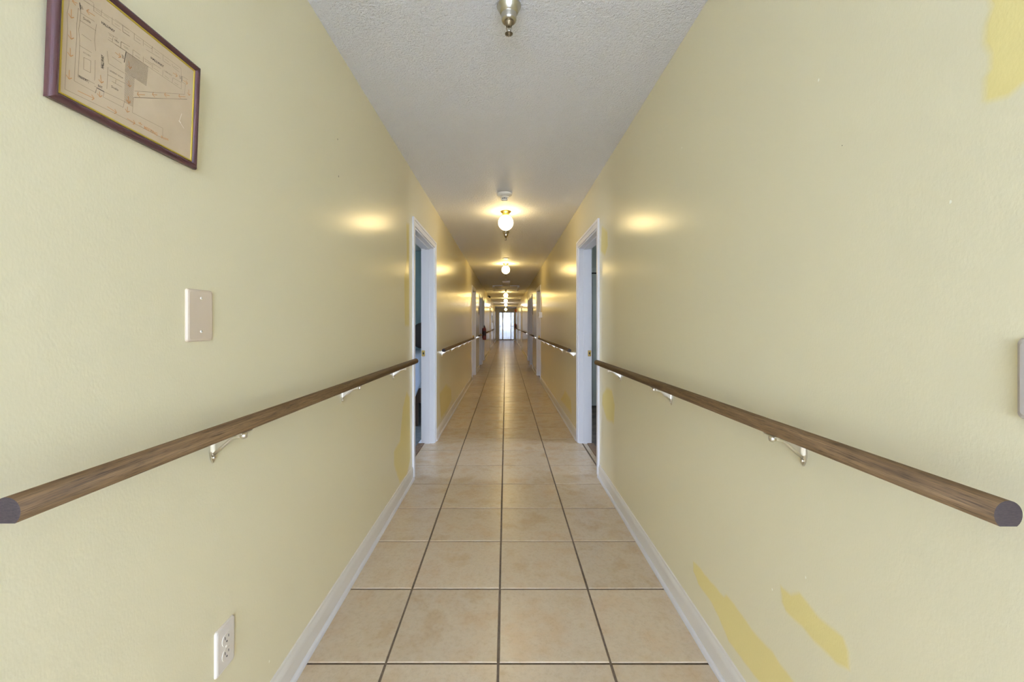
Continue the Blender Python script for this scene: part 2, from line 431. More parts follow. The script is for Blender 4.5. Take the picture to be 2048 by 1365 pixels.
for k, (a, b_) in enumerate(LD): doorway('left', a, b_, k == 0, k == 0)
for k, (a, b_) in enumerate(RD): doorway('right', a, b_, k == 0, k == 0)
# thresholds
bm = NB(); box(bm, -.836, -.90, LD[0][0] + .018, LD[0][1] - .018, -.02, .004, .002); st('trim_1', bm, M_STRIP)
bm = NB(); box(bm, .8345, .90, RD[0][0] + .018, RD[0][1] - .018, -.02, .004, .002); st('trim_2', bm, M_STRIP)

# room behind the first left door
def room(nm, x0, x1, y0, y1, wm, fm, win_y, win_no):
    bm = NB(); box(bm, x0, x1, y0, y1, -.11, -.002); st('floor_' + nm, bm, fm)
    out = x0 if x0 < -2 else x1; sg = -1 if out < 0 else 1; inn = x1 if out == x0 else x0
    bm = NB()
    box(bm, x0, x1, y1, y1 + .1, -.12, HC); box(bm, x0, x1, y0 - .1, y0, -.12, HC)
    o2 = out + sg * .1; wy0, wy1 = win_y - .3, win_y + .3
    box(bm, out, o2, y0, wy0, -.12, HC); box(bm, out, o2, wy1, y1, -.12, HC); box(bm, out, o2, wy0, wy1, -.12, .75); box(bm, out, o2, wy0, wy1, 2.25, HC)
    st('wall_' + nm, bm, wm)
    wn = empty(f'window_{win_no}', (out, win_y, .75), kind='structure')
    bm = NB()
    xa, xb = sg * .03, sg * .08
    for y in (-.3, -.025, .25): box(bm, xa, xb, y, y + .05, 0, 1.5)
    box(bm, xa, xb, -.3, .3, 0, .05); box(bm, xa, xb, -.3, .3, 1.45, 1.5); obj('window_frame', bm, M_WHITE, wn)
    for y in (-.25, .025):
        bm = NB(); box(bm, sg * .052, sg * .058, y, y + .225, .05, 1.45); obj('pane', bm, M_GLASS, wn)
room('bedroom', -3.6, XL - WT - .033, 2.0, 6.6, M_TEAL, M_CARPET, 3.9, 2)
room('side_room', XR + WT + .019, 3.6, 2.0, 6.0, M_SAGE, M_VINYL, 3.6, 3)
# closet in the side room: door panels in the far wall
cl = empty('door_13', (1.4, 6.0, 0), kind='structure')
for k in range(4):
    bm = NB(); x = -.43 + k * .32; box(bm, x, x + .314, -.038, -.006, .012, 1.975, .003); obj('closet_panel', bm, M_CLOSET, cl)
bm = NB(); box(bm, -.5, .92, -.012, -.0005, 2.0, 2.07); box(bm, -.5, -.44, -.012, -.0005, 0, 2.0); box(bm, .86, .92, -.012, -.0005, 0, 2.0); obj('casing', bm, M_CLOSET, cl)
bm = NB(); box(bm, -.44, .86, -.005, -.0005, 0.002, 1.999); obj('gap_shade', bm, M_DARK, cl)  # near-black sheet behind the panels, colour stands in for shade in the gaps
# bed in the bedroom
bed = empty('bed', (-1.62, 5.3, 0), 'bed with blue-grey draped cover seen through the open doorway with teal walls', 'bed')
bm = NB(); box(bm, -.60, .60, -.52, .95, .28, .48, .01)
for x in (-.56, .50):
    for y in (-.48, .86): box(bm, x, x + .06, y, y + .06, -.002, .28, .004)
obj('bed_frame', bm, M_DKWOOD, bed)
bm = NB(); box(bm, -.62, .63, -.56, .97, .46, .835, .04); obj('mattress', bm, M_CLOTH, bed)
bm = NB()                                              # cover: hangs over the foot end, hem rising towards the corner
N = 24; topz = .845
rows = []
for k in range(N + 1):
    x = -.63 + 1.27 * k / N; hem = .30 - .05 * math.cos(k * .9) + (max(0, x - .50) * 1.6); yy = -.57 - .012 * math.sin(k * 1.7)
    rows.append([bm.verts.new((x, .40, topz)), bm.verts.new((x, -.53, topz + .002)), bm.verts.new((x, -.567, topz - .03)), bm.verts.new((x, yy, hem + .04)), bm.verts.new((x, yy - .004, hem + .033)), bm.verts.new((x, yy - .004, hem))])
for a_, b_ in zip(rows, rows[1:]):
    for k in range(5): bm.faces.new((a_[k], a_[k + 1], b_[k + 1], b_[k])).smooth = True
o = obj('bed_cover', bm, M_CLOTH, bed); md = o.modifiers.new('thick', 'SOLIDIFY'); md.thickness = .006
bm = NB(); bmesh.ops.create_uvsphere(bm, u_segments=32, v_segments=16, radius=1)
for v_ in bm.verts: v_.co = Vector((v_.co.x * .19, v_.co.y * .10, v_.co.z * .20))
for f in bm.faces: f.smooth = True
obj('round_cushion', bm, M_CUSH, None, label='dark brown round cushion standing on the bed with the blue-grey cover', cat='cushion', loc=(-1.25, 6.05, 1.052))

# ------------------------------------------------------------------ end entrance (glazed doors) and outside
ent = empty('door_14', (0, YE, 0), kind='structure')
px2x = lambda px: (px - VX) * YE / F
mull = [(EX0, EX0 + .05), (px2x(1004.4), px2x(1006.6)), (px2x(1021.2), px2x(1022.6)), (EX1 - .05, EX1)]
bm = NB()
for a, b_ in mull: box(bm, a, b_, .03, .08, .0, EZ, .003)
box(bm, EX0, EX1, .03, .08, EZ - .06, EZ, .003); box(bm, EX0, EX1, .03, .08, 0, .09, .003)
obj('door_frame', bm, M_WHITE, ent)
for (a0, a1), (b0, b1) in zip(mull, mull[1:]):
    bm = NB(); box(bm, a1, b0, .052, .058, .09, EZ - .06); obj('pane', bm, M_GLASS, ent)
    bm = NB(); n_ = 26; cols = []
    for k in range(n_ + 1):
        x = a1 - .02 + (b0 - a1 + .04) * k / n_; yy = .094 + .003 * math.sin(k * 2.1) + .003 * math.sin(k * .8)
        cols.append((bm.verts.new((x, yy, .05)), bm.verts.new((x, yy + .001, 1.1)), bm.verts.new((x, yy, EZ - .03))))
    for c0, c1 in zip(cols, cols[1:]):
        for j in (0, 1): bm.faces.new((c0[j], c1[j], c1[j + 1], c0[j + 1])).smooth = True
    obj('sheer_curtain', bm, M_SHEER, ent)
bm = NB(); tube(bm, [(px2x(1008), -.03, 1.07), (px2x(1016), -.03, 1.07)], .016, 12)
for x in (px2x(1008.4), px2x(1015.6)): tube(bm, [(x, -.03, 1.07), (x, .04, 1.07)], .01, 8)
obj('push_bar', bm, M_BRONZE, ent)
bm = NB()
for (a0, a1), (b0, b1) in zip(mull, mull[1:]): box(bm, a1, b0, .035, .06, 1.055, 1.085)
obj('mid_rail', bm, M_WHITE, ent)
bm = NB(); box(bm, EX0 + .12, EX0 + .42, -.045, .03, EZ - .055, EZ + .005, .004); obj('door_closer', bm, M_BRONZE, ent)
bm = NB(); box(bm, -30, 30, YE + .14, 75, -.2, -.02); st('ground', bm, M_GROUND)
bm = NB(); box(bm, -30, 30, -40, LOBBY_Y - .2, -.3, -.1); st('ground_front', bm, M_GROUND)

# ------------------------------------------------------------------ paint touch-ups, chips
def patch(pts, X, parent, ring=.012, s=1):
    P = [Vector((0, *on_wall(px, py, X))) for px, py in pts]
    c = sum(P, Vector()) / len(P)
    # densify
    Q = []
    for a, b_ in zip(P, P[1:] + P[:1]):
        n_ = max(1, int((b_ - a).length / .02))
        for k in range(n_): Q.append(a.lerp(b_, k / n_) + Vector((0, random.uniform(-1, 1), random.uniform(-1, 1))) * .0022)
    bm = NB(); n_ = len(Q); lay = bm.verts.layers.float.new('fade')
    outer, inner = [], []
    area = sum(Q[k].y * Q[(k + 1) % n_].z - Q[(k + 1) % n_].y * Q[k].z for k in range(n_)); sg = 1 if area > 0 else -1
    for k in range(n_):
        t = (Q[(k + 1) % n_] - Q[k - 1]).normalized(); nrm = Vector((0, -t.z, t.y)) * sg
        vo = bm.verts.new((X + s * .0003, Q[k].y - nrm.y * ring * .5, Q[k].z - nrm.z * ring * .5)); vo[lay] = 0; outer.append(vo)
        vi = bm.verts.new((X + s * .0006, Q[k].y + nrm.y * ring * .5, Q[k].z + nrm.z * ring * .5)); vi[lay] = 1; inner.append(vi)
    for k in range(n_): bm.faces.new((outer[k], outer[(k + 1) % n_], inner[(k + 1) % n_], inner[k]))
    es = [bm.edges.get((inner[k], inner[(k + 1) % n_])) for k in range(n_)]
    bmesh.ops.triangle_fill(bm, edges=[e for e in es if e], use_beauty=True)
    for v_ in inner: v_[lay] = 1
    for f in bm.faces:
        f.normal_update()
        if f.normal.x * s < 0: f.normal_flip()
    return obj('paint_patch', bm, M_PATCH, parent, normals=False)
def cv(l, ox, oy, sc): return [(ox + x / sc, oy + y / sc) for x, y in l]
patch(cv([(128, 205), (180, 260), (290, 395), (420, 545), (445, 530), (520, 620), (640, 790), (740, 930), (890, 1080), (960, 1190), (1090, 1365), (1200, 1500), (900, 1500), (760, 1365), (620, 1180), (470, 980), (370, 740), (300, 600), (180, 430), (130, 300)], 1360, 1080, 4.79), XR, wall_right, s=-1)
patch(cv([(965, 440), (1060, 520), (1140, 510), (1230, 610), (1330, 740), (1480, 870), (1570, 950), (1610, 1060), (1620, 1240), (1500, 1180), (1360, 1050), (1170, 840), (1020, 700), (980, 600)], 1360, 1080, 4.79), XR, wall_right, s=-1)
patch(cv([(160, -60), (190, 80), (120, 300), (130, 500), (200, 600), (190, 800), (130, 900), (100, 1140), (170, 1170), (400, 1090), (569, 960), (700, 880), (700, -60)], 1948, 0, 5.69), XR, wall_right, s=-1)
patch(cv([(60, 850), (85, 860), (100, 940), (95, 1030), (60, 1010), (36, 930), (40, 880)], 1190, 440, 2.528), XR, wall_right, .03, -1)
patch(cv([(35, 30), (62, 60), (65, 130), (50, 180), (30, 160)], 1190, 440, 2.528), XR, wall_right, .03, -1)
patch(cv([(110, 870), (125, 900), (130, 1200), (110, 1290), (75, 1330), (45, 1240), (45, 1170), (75, 1120), (90, 950)], 770, 440, 2.528), XL, wall_left, .03)
patch(cv([(108, 20), (122, 20), (122, 540), (100, 535), (97, 290), (110, 200)], 770, 440, 2.528), XL, wall_left, .03)
patch([(879, 788), (892, 770), (902, 778), (903, 800), (893, 822), (882, 838)], XL, wall_left, .05)
patch([(1122, 800), (1130, 782), (1142, 800), (1143, 828), (1133, 815)], XR, wall_right, .05, -1)
def chip(px, py, X, parent, m_, a=.0022, b_=.004, s=1):
    y, z = on_wall(px, py, X); bm = NB(); q = []
    for k in range(8):
        t = k * math.pi / 4; rr = random.uniform(.7, 1.2); q.append(bm.verts.new((X + s * .0007, y + a * rr * math.cos(t), z + b_ * rr * math.sin(t))))
    bm.faces.new(q); obj('paint_chip', bm, m_, parent)
for p in ((1638, 160), (1902, 404), (1612, 1156), (1364, 296), (1545, 1180)): chip(*p, XR, wall_right, M_CHIPW, s=-1)
chip(1685, 291, XR, wall_right, M_CHIPD, .0012, .0014, -1)
for p in ((677, 353), (675, 279)): chip(*p, XL, wall_left, M_CHIPD, .003, .004)
chip(538, 1324, XL, wall_left, M_CHIPW); chip(1107, 760, XR, wall_right, M_CHIPW, .004, .05, -1)

# ------------------------------------------------------------------ handrails
RR = .0193
def bracket_mesh():
    """local: n = +x from the wall face at x=0, origin at wall under the rail underside; z=0 is the rail underside"""
    bm = NB()
    prism(bm, [(-.006, -.006), (.006, -.006), (.010, -.022), (.010, -.05), (.006, -.068), (0, -.08), (-.006, -.068), (-.010, -.05), (-.010, -.022)], 0, .0045, axis='X')
    lathe(bm, [(.0045, .004), (.0045, .008), (.002, .0095)], (0, 0, -.066), 12, 'X'); lathe(bm, [(.0045, .004), (.0045, .008), (.002, .0095)], (0, 0, -.013), 12, 'X')
    prism(bm, [(.004, -.060), (.004, -.018), (.030, -.016), (.052, -.014), (.030, -.034), (.010, -.056)], -.0025, .0025, axis='Y')
    tube(bm, [(.006, 0, -.057), (.028, 0, -.038), (.050, 0, -.0185), (.056, 0, -.0155), (.068, 0, -.013), (.074, 0, -.011)], .0042, 10)
    box(bm, .052, .090, -.022, .022, -.0032, 0, .001)
    box(bm, .066, .074, -.006, .006, -.012, -.002)
    bmesh.ops.recalc_face_normals(bm, faces=bm.faces); return mesh_of(bm, 'bracket', M_BRACK)
def knob_mesh():
    bm = NB(); lathe(bm, [(.002, -.002), (.0055, 0), (.0082, .005), (.0088, .009), (.007, .014), (.003, .0165)], (.073, 0, -.010), 20, 'X')
    bmesh.ops.recalc_face_normals(bm, faces=bm.faces); return mesh_of(bm, 'knob', M_BRACK)
BME, KME = bracket_mesh(), knob_mesh()
def handrail(side, y0, y1, z0, z1, bys, label, xoff=.0755):
    s = 1 if side == 'left' else -1; xw = XL if side == 'left' else XR
    root = empty('handrail', (xw, y0, 0), label, 'handrail', 'wooden handrails along the corridor walls')
    bm = NB(); prof = []; flat = .80 * RR; a0 = math.asin(.80)
    for k in range(33):
        a = -a0 + (math.pi + 2 * a0) * k / 32; prof.append((RR * math.cos(a), RR * math.sin(a)))
    A, B = [], []
    for px, pz in prof:
        A.append(bm.verts.new((s * xoff + px, 0, z0 + pz))); B.append(bm.verts.new((s * xoff + px, y1 - y0, z1 + pz)))
    n_ = len(prof)
    for k in range(n_):
        f = bm.faces.new((A[k], A[(k + 1) % n_], B[(k + 1) % n_], B[k])); f.smooth = k < n_ - 1
    bm.faces.new(A).material_index = 1; bm.faces.new(B).material_index = 1
    rail = obj('rail', bm, [M_WOOD, M_ENDG], root)
    for e in rail.data.edges: pass
    for y in bys:
        zb = z0 + (z1 - z0) * (y - y0) / (y1 - y0) - flat
        br = bpy.data.objects.new('bracket', BME); COL.objects.link(br); br.parent = root; br.location = (0, y - y0, zb)
        if s < 0: br.rotation_euler = (0, 0, math.pi)
        kn = bpy.data.objects.new('knob', KME); COL.objects.link(kn); kn.parent = br
    return root
SP = [4.68, 5.5, 6.3, 7.1, 7.9]
handrail('left', .531, 2.95, .975, .953, [1.005, 1.80, 2.62], 'long brown wooden handrail under the framed floor plan, on brass brackets')
handrail('right', .539, 2.975, .967, .940, [1.008, 1.816, 2.62], 'long brown wooden handrail under the big blank right wall, above the yellow touch-up strokes')
handrail('left', 4.27, 8.3, .945, .935, [4.62, 5.45, 6.25, 7.05, 7.85], 'wooden handrail on left wall between the first and second doorways')
handrail('right', 4.25, 8.2, .945, .935, [4.42, 5.3, 6.15, 7.0, 7.8], 'wooden handrail on right wall between the first and second doorways')
handrail('left', 9.85, 11.08, .935, .935, [10.0, 10.85], 'short wooden handrail on left wall just before the fire extinguisher')
handrail('right', 9.75, 11.15, .935, .935, [9.95, 10.9], 'short wooden handrail on right wall just past the white wall box')
handrail('left', 13.75, 18.3, .935, .935, [14.1, 15, 15.9, 16.8, 17.7], 'distant wooden handrail on left wall just past the fire extinguisher')
handrail('right', 13.65, 18.3, .935, .935, [14, 14.9, 15.8, 16.7, 17.6], 'distant wooden handrail on right wall past the paired doorways')
handrail('left', 19.6, 23.8, .935, .935, [19.9, 20.8, 21.7, 22.6, 23.4], 'farthest but one wooden handrail on left wall, under the small grey-green picture')
handrail('right', 19.6, 23.8, .935, .935, [19.9, 20.8, 21.7, 22.6, 23.4], 'farthest but one wooden handrail on right wall, near the corridor end')
handrail('right', 25.2, 27.6, .935, .935, [25.5, 26.4, 27.3], 'farthest wooden handrail on right wall, ending at the far fire extinguisher')

# ------------------------------------------------------------------ framed floor plan
FY0, FZ0, FW, FH, FT = .638, 1.588, .306, .240, R(2.2)
FO = Vector((XL + .0008, FY0, FZ0)); UP = Vector((math.sin(FT), 0, math.cos(FT))); NN = Vector((math.cos(FT), 0, -math.sin(FT))); UU = Vector((0, 1, 0))
def fl(u, w_, n_): return UU * u + UP * w_ + NN * n_
pic = empty('framed_floor_plan', FO, 'framed paper floor plan in a purple-brown frame hung above the left handrail', 'picture')
def ring_profile(name, prof, m_, parent):
    """prof: list of (inset from outer edge, depth)"""
    bm = NB(); loops = []
    for ins, dep in prof:
        loops.append([bm.verts.new(fl(u, w_, dep)) for u, w_ in ((ins, ins), (FW - ins, ins), (FW - ins, FH - ins), (ins, FH - ins))])
    for a_, b_ in zip(loops, loops[1:]):
        for k in range(4):
            f = bm.faces.new((a_[k], a_[(k + 1) % 4], b_[(k + 1) % 4], b_[k])); f.smooth = False
    return obj(name, bm, m_, parent)
prof = [(.0003, 0), (.0, .002)] + [(.0072 - .0072 * math.cos(t), .0045 + .0085 * math.sin(t)) for t in [k * math.pi / 14 for k in range(0, 13)]] + [(.0143, .0072)]
moulding = ring_profile('frame_moulding', prof, M_FRAME, pic)
ring_profile('gold_lip', [(.0142, .0068), (.0145, .0082), (.0170, .0082), (.0175, .0076), (.0175, .006)], M_GOLD, moulding)
bm = NB(); q = [bm.verts.new(fl(u, w_, .0064)) for u, w_ in ((.015, .015), (FW - .015, .015), (FW - .015, FH - .015), (.015, FH - .015))]; bm.faces.new(q)
q2 = [bm.verts.new(fl(u, w_, .001)) for u, w_ in ((.004, .004), (FW - .004, .004), (FW - .004, FH - .004), (.004, FH - .004))]; bm.faces.new(q2[::-1])
paper = obj('plan_sheet', bm, M_PAPER, pic)
PN = .0067
def paper_uv(px, py):
    d = Vector(((px - VX) / F, 1, (VY - py) / F)); c = Vector((0, 0, H)); p0 = FO + NN * PN
    t = (p0 - c).dot(NN) / d.dot(NN); p = c + d * t - FO
    return p.dot(UU), p.dot(UP)
C5 = lambda x, y: (80 + x / 4.0147, y / 4.0147)
C1 = lambda x, y: (80 + x / 6.822, y / 6.822)
C2 = lambda x, y: (230 + x / 6.822, 40 + y / 6.822)
C3 = lambda x, y: (100 + x / 9.75, 120 + y / 9.75)
C4 = lambda x, y: (230 + x / 9.1, 180 + y / 9.1)
def strip(bm, a, b_, wd, n_=PN):
    a, b_ = Vector(a), Vector(b_); t = (b_ - a)
    if t.length < 1e-6: return
    t.normalize(); p = Vector((-t.y, t.x)) * wd / 2
    bm.faces.new([bm.verts.new(fl(*(v_), n_)) for v_ in (a - p, b_ - p, b_ + p, a + p)])
def inb(p): return (min(max(p[0], .0182), FW - .0182), min(max(p[1], .0182), FH - .0182))
ink, inkl, orange, crease = NB(), NB(), NB(), NB()
def poly(bm, cf, pts, wd=.00055):
    P = [inb(paper_uv(*cf(*p))) for p in pts]
    for a, b_ in zip(P, P[1:]): strip(bm, a, b_, wd)
T = .0005
poly(inkl, C5, [(235, -20), (232, 40), (218, 110), (222, 230), (213, 400), (205, 600), (200, 716), (590, 905), (985, 1110), (985, 1030), (742, 905), (750, 785), (1180, 797)], T)
poly(inkl, C5, [(330, 95), (308, 65), (295, 200), (296, 300), (288, 400), (280, 550), (275, 650), (448, 745), (455, 705)], T)
poly(ink, C5, [(455, 705), (515, 737)], .0014)
poly(inkl, C5, [(515, 737), (508, 780), (668, 863), (678, 815), (515, 737)], T)
poly(inkl, C1, [(555, 130), (555, 175), (545, 290), (528, 400), (540, 540), (540, 640), (530, 850), (518, 1055)], T)
for l in ([(555, 175), (745, 295)], [(540, 275), (765, 420)], [(568, 465), (700, 560)], [(540, 620), (705, 720)], [(597, 783), (693, 830), (688, 993), (595, 945), (597, 783)], [(520, 1020), (745, 1145)], [(665, 1090), (660, 1140)],
          [(770, 330), (750, 480), (745, 560), (760, 695)], [(752, 820), (750, 1000), (745, 1100)], [(917, 695), (935, 860)], [(927, 915), (920, 1080), (912, 1215)], [(740, 1175), (770, 1190)], [(765, 1225), (755, 1275)],
          [(935, 865), (1150, 1000)], [(925, 1020), (1160, 1140)], [(1035, 1085), (1030, 1140)], [(980, 1110), (1120, 1190)], [(985, 775), (1115, 865)],
          [(590, 0), (1228, 415)], [(675, 0), (735, 45)], [(735, 55), (735, 150)], [(845, 130), (835, 215)], [(730, 145), (950, 300)], [(985, 240), (985, 330), (1105, 415)], [(1130, 340), (1130, 435), (1228, 500)], [(760, 130), (825, 180)], [(870, 200), (940, 250)], [(1020, 320), (1090, 365)], [(1150, 405), (1215, 450)], [(600, 5), (680, 55)],
          [(930, 445), (1000, 490), (985, 575), (925, 535)], [(985, 575), (1180, 700)], [(1000, 490), (1060, 530)], [(1100, 660), (1105, 570), (1228, 640)], [(1145, 640), (1210, 680)], [(940, 470), (985, 500)], [(935, 510), (985, 540)]): poly(inkl, C1, l, T)
poly(ink, C1, [(540, 35), (555, 130)], .0014)
for l in ([(105, 65), (105, 155), (200, 220)], [(265, 180), (260, 270), (350, 330)], [(385, 275), (385, 355)], [(395, 320), (500, 395), (510, 360), (505, 445)], [(420, 400), (620, 525)], [(655, 475), (655, 555), (760, 625)], [(780, 600), (790, 640), (880, 715)], [(0, -10), (900, 660), (905, 770)], [(125, 130), (195, 180)], [(285, 240), (345, 285)], [(545, 430), (605, 470)], [(680, 535), (735, 575)], [(800, 630), (865, 670)],
          [(240, 510), (245, 405), (345, 480)], [(385, 500), (385, 580)], [(0, 330), (150, 430), (905, 945), (905, 830)], [(275, 480), (340, 525)], [(400, 525), (505, 600), (510, 665)], [(510, 590), (625, 665)], [(655, 685), (650, 765)], [(780, 860), (790, 790), (905, 855)], [(410, 560), (490, 610)], [(525, 655), (600, 705)], [(680, 760), (735, 805)], [(810, 855), (865, 890)],
          [(265, 970), (950, 1015), (960, 870), (915, 850)], [(265, 1055), (985, 1085)], [(920, 770), (995, 815)], [(80, 370), (85, 295), (190, 360)], [(110, 345), (180, 390)]): poly(inkl, C2, l, T)
poly(ink, C2, [(910, 765), (912, 840)], .0014); poly(ink, C2, [(152, 430), (125, 580)], .0012)
# hatched block
def hatch(cf, A, B, Cc, D, n_):
    for k in range(n_ + 1):
        t = k / n_
        p = (A[0] + (D[0] - A[0]) * t, A[1] + (D[1] - A[1]) * t); q_ = (B[0] + (Cc[0] - B[0]) * t, B[1] + (Cc[1] - B[1]) * t)
        poly(ink, cf, [p, q_], .00048)
hatch(C2, (152, 435), (455, 640), (430, 900), (135, 700), 22)
hatch(C2, (135, 720), (268, 795), (240, 1180), (125, 1115), 26)
# orange arrows
def arrow(cf, a, b_, hs=28):
    pa, pb = Vector(paper_uv(*cf(*a))), Vector(paper_uv(*cf(*b_)))
    strip(orange, pa, pb, .0011); t = (pb - pa).normalized(); n_ = Vector((-t.y, t.x)); l = .0055
    for sg in (1, -1): strip(orange, pb, pb - t * l * .8 + n_ * sg * l * .8, .0013)
for a, b_ in (((428, 125), (425, 245)), ((415, 420), (425, 535)), ((412, 655), (415, 770)), ((400, 955), (395, 1080)), ((750, 220), (635, 145)), ((825, 1025), (838, 1135)), ((812, 1250), (818, 1325)), ((1025, 715), (1105, 780)), ((510, 45), (440, 15)), ((515, 1240), (740, 1345))): arrow(C1, a, b_)
for a, b_ in (((790, 720), (850, 765)), ((930, 825), (990, 865)), ((410, 1022), (305, 1018)), ((575, 1025), (510, 1018)), ((745, 1035), (675, 1020)), ((960, 1048), (870, 1040)), ((185, 560), (205, 665)), ((185, 830), (200, 915)), ((1005, 950), (1010, 1030)), ((170, 1185), (168, 1260)), ((185, 1050), (185, 1140))): arrow(C2, a, b_)
for a, b_ in (((1115, 910), (1300, 1030)), ((1500, 1140), (1660, 1240)), ((1520, 700), (1535, 830))): arrow(C3, a, b_)
poly(crease, C4, [(1215, 430), (1170, 570), (1255, 700)], .0011); poly(crease, C4, [(1160, 560), (1200, 600)], .0022)
obj('plan_lines', inkl, M_INKL, paper); obj('plan_hatching', ink, M_INK, paper, kind='stuff'); obj('orange_arrows', orange, M_ORINK, paper, kind='stuff'); obj('paper_crease', crease, M_CREASE, paper)
def text(s, cf, a, b_, hgt, m_, name='plan_lettering', bold=0):
    """text whose baseline runs from photo point a to b"""
    cu = bpy.data.curves.new('t', 'FONT'); cu.body = s; cu.size = 1; cu.resolution_u = 2; cu.offset = bold
    o = bpy.data.objects.new('t', cu); COL.objects.link(o); bpy.context.view_layer.update()
    me = bpy.data.meshes.new_from_object(o.evaluated_get(bpy.context.evaluated_depsgraph_get()))
    bpy.data.objects.remove(o); bpy.data.curves.remove(cu)
    xs = [v_.co.x for v_ in me.vertices]; x0, x1 = min(xs), max(xs)
    pa, pb = Vector(paper_uv(*cf(*a))), Vector(paper_uv(*cf(*b_))); ln = (pb - pa).length; t = (pb - pa) / ln; n_ = Vector((-t.y, t.x))
    for v_ in me.vertices:
        p = pa + t * ((v_.co.x - x0) / (x1 - x0) * ln) + n_ * (v_.co.y * hgt / .7); v_.co = fl(p.x, p.y, PN + .0001)
    me.materials.append(m_); me.name = name
    o = bpy.data.objects.new(name, me); COL.objects.link(o); o.parent = paper
    return o
text('HALLWAY', C1, (838, 318), (1020, 448), .0042, M_INK, bold=.03)
text('HALLWAY', C2, (488, 527), (665, 652), .0042, M_INK, bold=.03)
text('HALLWAY', C1, (868, 945), (872, 765), .0050, M_INK, bold=.03)
text('PANTRY', C1, (530, 1060), (655, 1122), .0038, M_INK, bold=.02)
text('EXIT', C1, (792, 1182), (852, 1212), .0036, M_INK, bold=.02)
text('EXIT', C1, (1145, 805), (1140, 755), .0036, M_INK, bold=.01)
text('EXIT', C1, (590, 130), (575, 75), .0034, M_INK, bold=.01)
text('EXIT', C2, (900, 808), (893, 760), .0030, M_INK, bold=.01)
text('Double', C1, (592, 262), (690, 322), .0042, M_INK); text('Double', C1, (975, 1195), (1068, 1245), .0042, M_INK)
text('LAUNDRY ROOM', C1, (950, 970), (1132, 1078), .0028, M_INK); text('Office', C1, (1015, 552), (1075, 592), .0034, M_INK)
text('KITCHEN', C1, (592, 725), (688, 778), .0026, M_INKL); text('LIBRARY', C2, (675, 702), (778, 770), .0028, M_INKL)
text('*', C4, (425, 690), (490, 725), .012, M_ORINK, bold=.02)
text('MEETING', C4, (530, 705), (770, 835), .0058, M_ORINK, bold=.02); text('Point', C4, (840, 880), (975, 925), .0052, M_ORINK, bold=.02)

# ------------------------------------------------------------------ wall plates and outlet
def plate(name, side, y0, y1, z0, z1, th, m_, label, cat, screws=None):
    s = 1 if side == 'left' else -1; xw = XL if side == 'left' else XR
    yc, zc = (y0 + y1) / 2, (z0 + z1) / 2
    root = empty(name, (xw, yc, zc), label, cat)
    bm = NB(); hy, hz = (y1 - y0) / 2, (z1 - z0) / 2; c = .006
    lo = [(-hy, -hz), (hy, -hz), (hy, hz), (-hy, hz)]; loops = []
    for ins, dp in ((0, 0), (0, th * .35), (c * .35, th * .8), (c, th)):
        ring = []
        for (a, b_) in lo:
            sa, sb = (1 if a > 0 else -1), (1 if b_ > 0 else -1); rr = .006
            for k in range(5):
                t = k / 4 * math.pi / 2
                if sa * sb > 0: ca, cb_ = math.cos(t), math.sin(t)
                else: ca, cb_ = math.sin(t), math.cos(t)
                if (a, b_) in (lo[0], lo[2]): pass
                ring.append(bm.verts.new((s * dp, a - sa * (ins + rr * (1 - ca)), b_ - sb * (ins + rr * (1 - cb_)))))
        # order by angle so that the loop is simple
        ring.sort(key=lambda v_: math.atan2(v_.co.z / hz, v_.co.y / hy)); loops.append(ring)
    for a_, b_ in zip(loops, loops[1:]):
        n_ = len(a_)
        for k in range(n_): bm.faces.new((a_[k], a_[(k + 1) % n_], b_[(k + 1) % n_], b_[k]))
    bm.faces.new(loops[-1])
    pl = obj('cover_plate', bm, m_, root)
    for (y, z) in screws or []:
        bm = NB(); pr = [(.0034, 0), (.0034, .0008), (.002, .0016)]
        lathe(bm, [(r_, s * d_) for r_, d_ in pr], (s * th, y, z), 14, 'X'); box(bm, s * (th + .0012), s * (th + .0018), y - .0022, y + .0022, z - .0004, z + .0004, mi=1)
        obj('screw', bm, [M_CREAM, M_DARK], root)
    return root
plate('blank_switch_plate', 'left', .921, 1.003, 1.183, 1.307, .0065, M_BEIGE, 'blank beige wall plate with two screws above the left handrail', 'wall plate', [(0, .0415), (0, -.0385)])
plate('wall_plate', 'right', .498, .585, 1.087, 1.204, .009, M_SHADEPL, 'pale grey wall plate cut by the photo edge, above the handrail end', 'wall plate', [(0, .0415), (0, -.0415)])
ol = plate('power_outlet', 'left', 1.013, 1.084, .3215, .4405, .0065, M_IVORY, 'ivory duplex power outlet low on the left wall above the baseboard', 'outlet')
for dz in (.0195, -.0195):
    bm = NB(); pts = []
    for k in range(28):
        a = 2 * math.pi * k / 28; pts.append((.0168 * math.cos(a), max(-.0135, min(.0135, .0168 * math.sin(a)))))
    prism(bm, [(a, b_ + dz) for a, b_ in pts], .0064, .0079, axis='X'); f_ = obj('receptacle', bm, M_IVORY, ol)
    bm = NB(); box(bm, .0078, .0082, -.0075, -.0055, dz + .001, dz + .0085); box(bm, .0078, .0082, .0055, .0075, dz + .001, dz + .0075); lathe(bm, [(.0024, .0078), (.0024, .0082)], (0, 0, dz - .0065), 12, 'X')
    obj('slots', bm, M_DARK, f_)
bm = NB(); lathe(bm, [(.003, .0064), (.003, .0074), (.0015, .0079)], (0, 0, 0), 12, 'X'); obj('screw', bm, M_CREAM, ol)

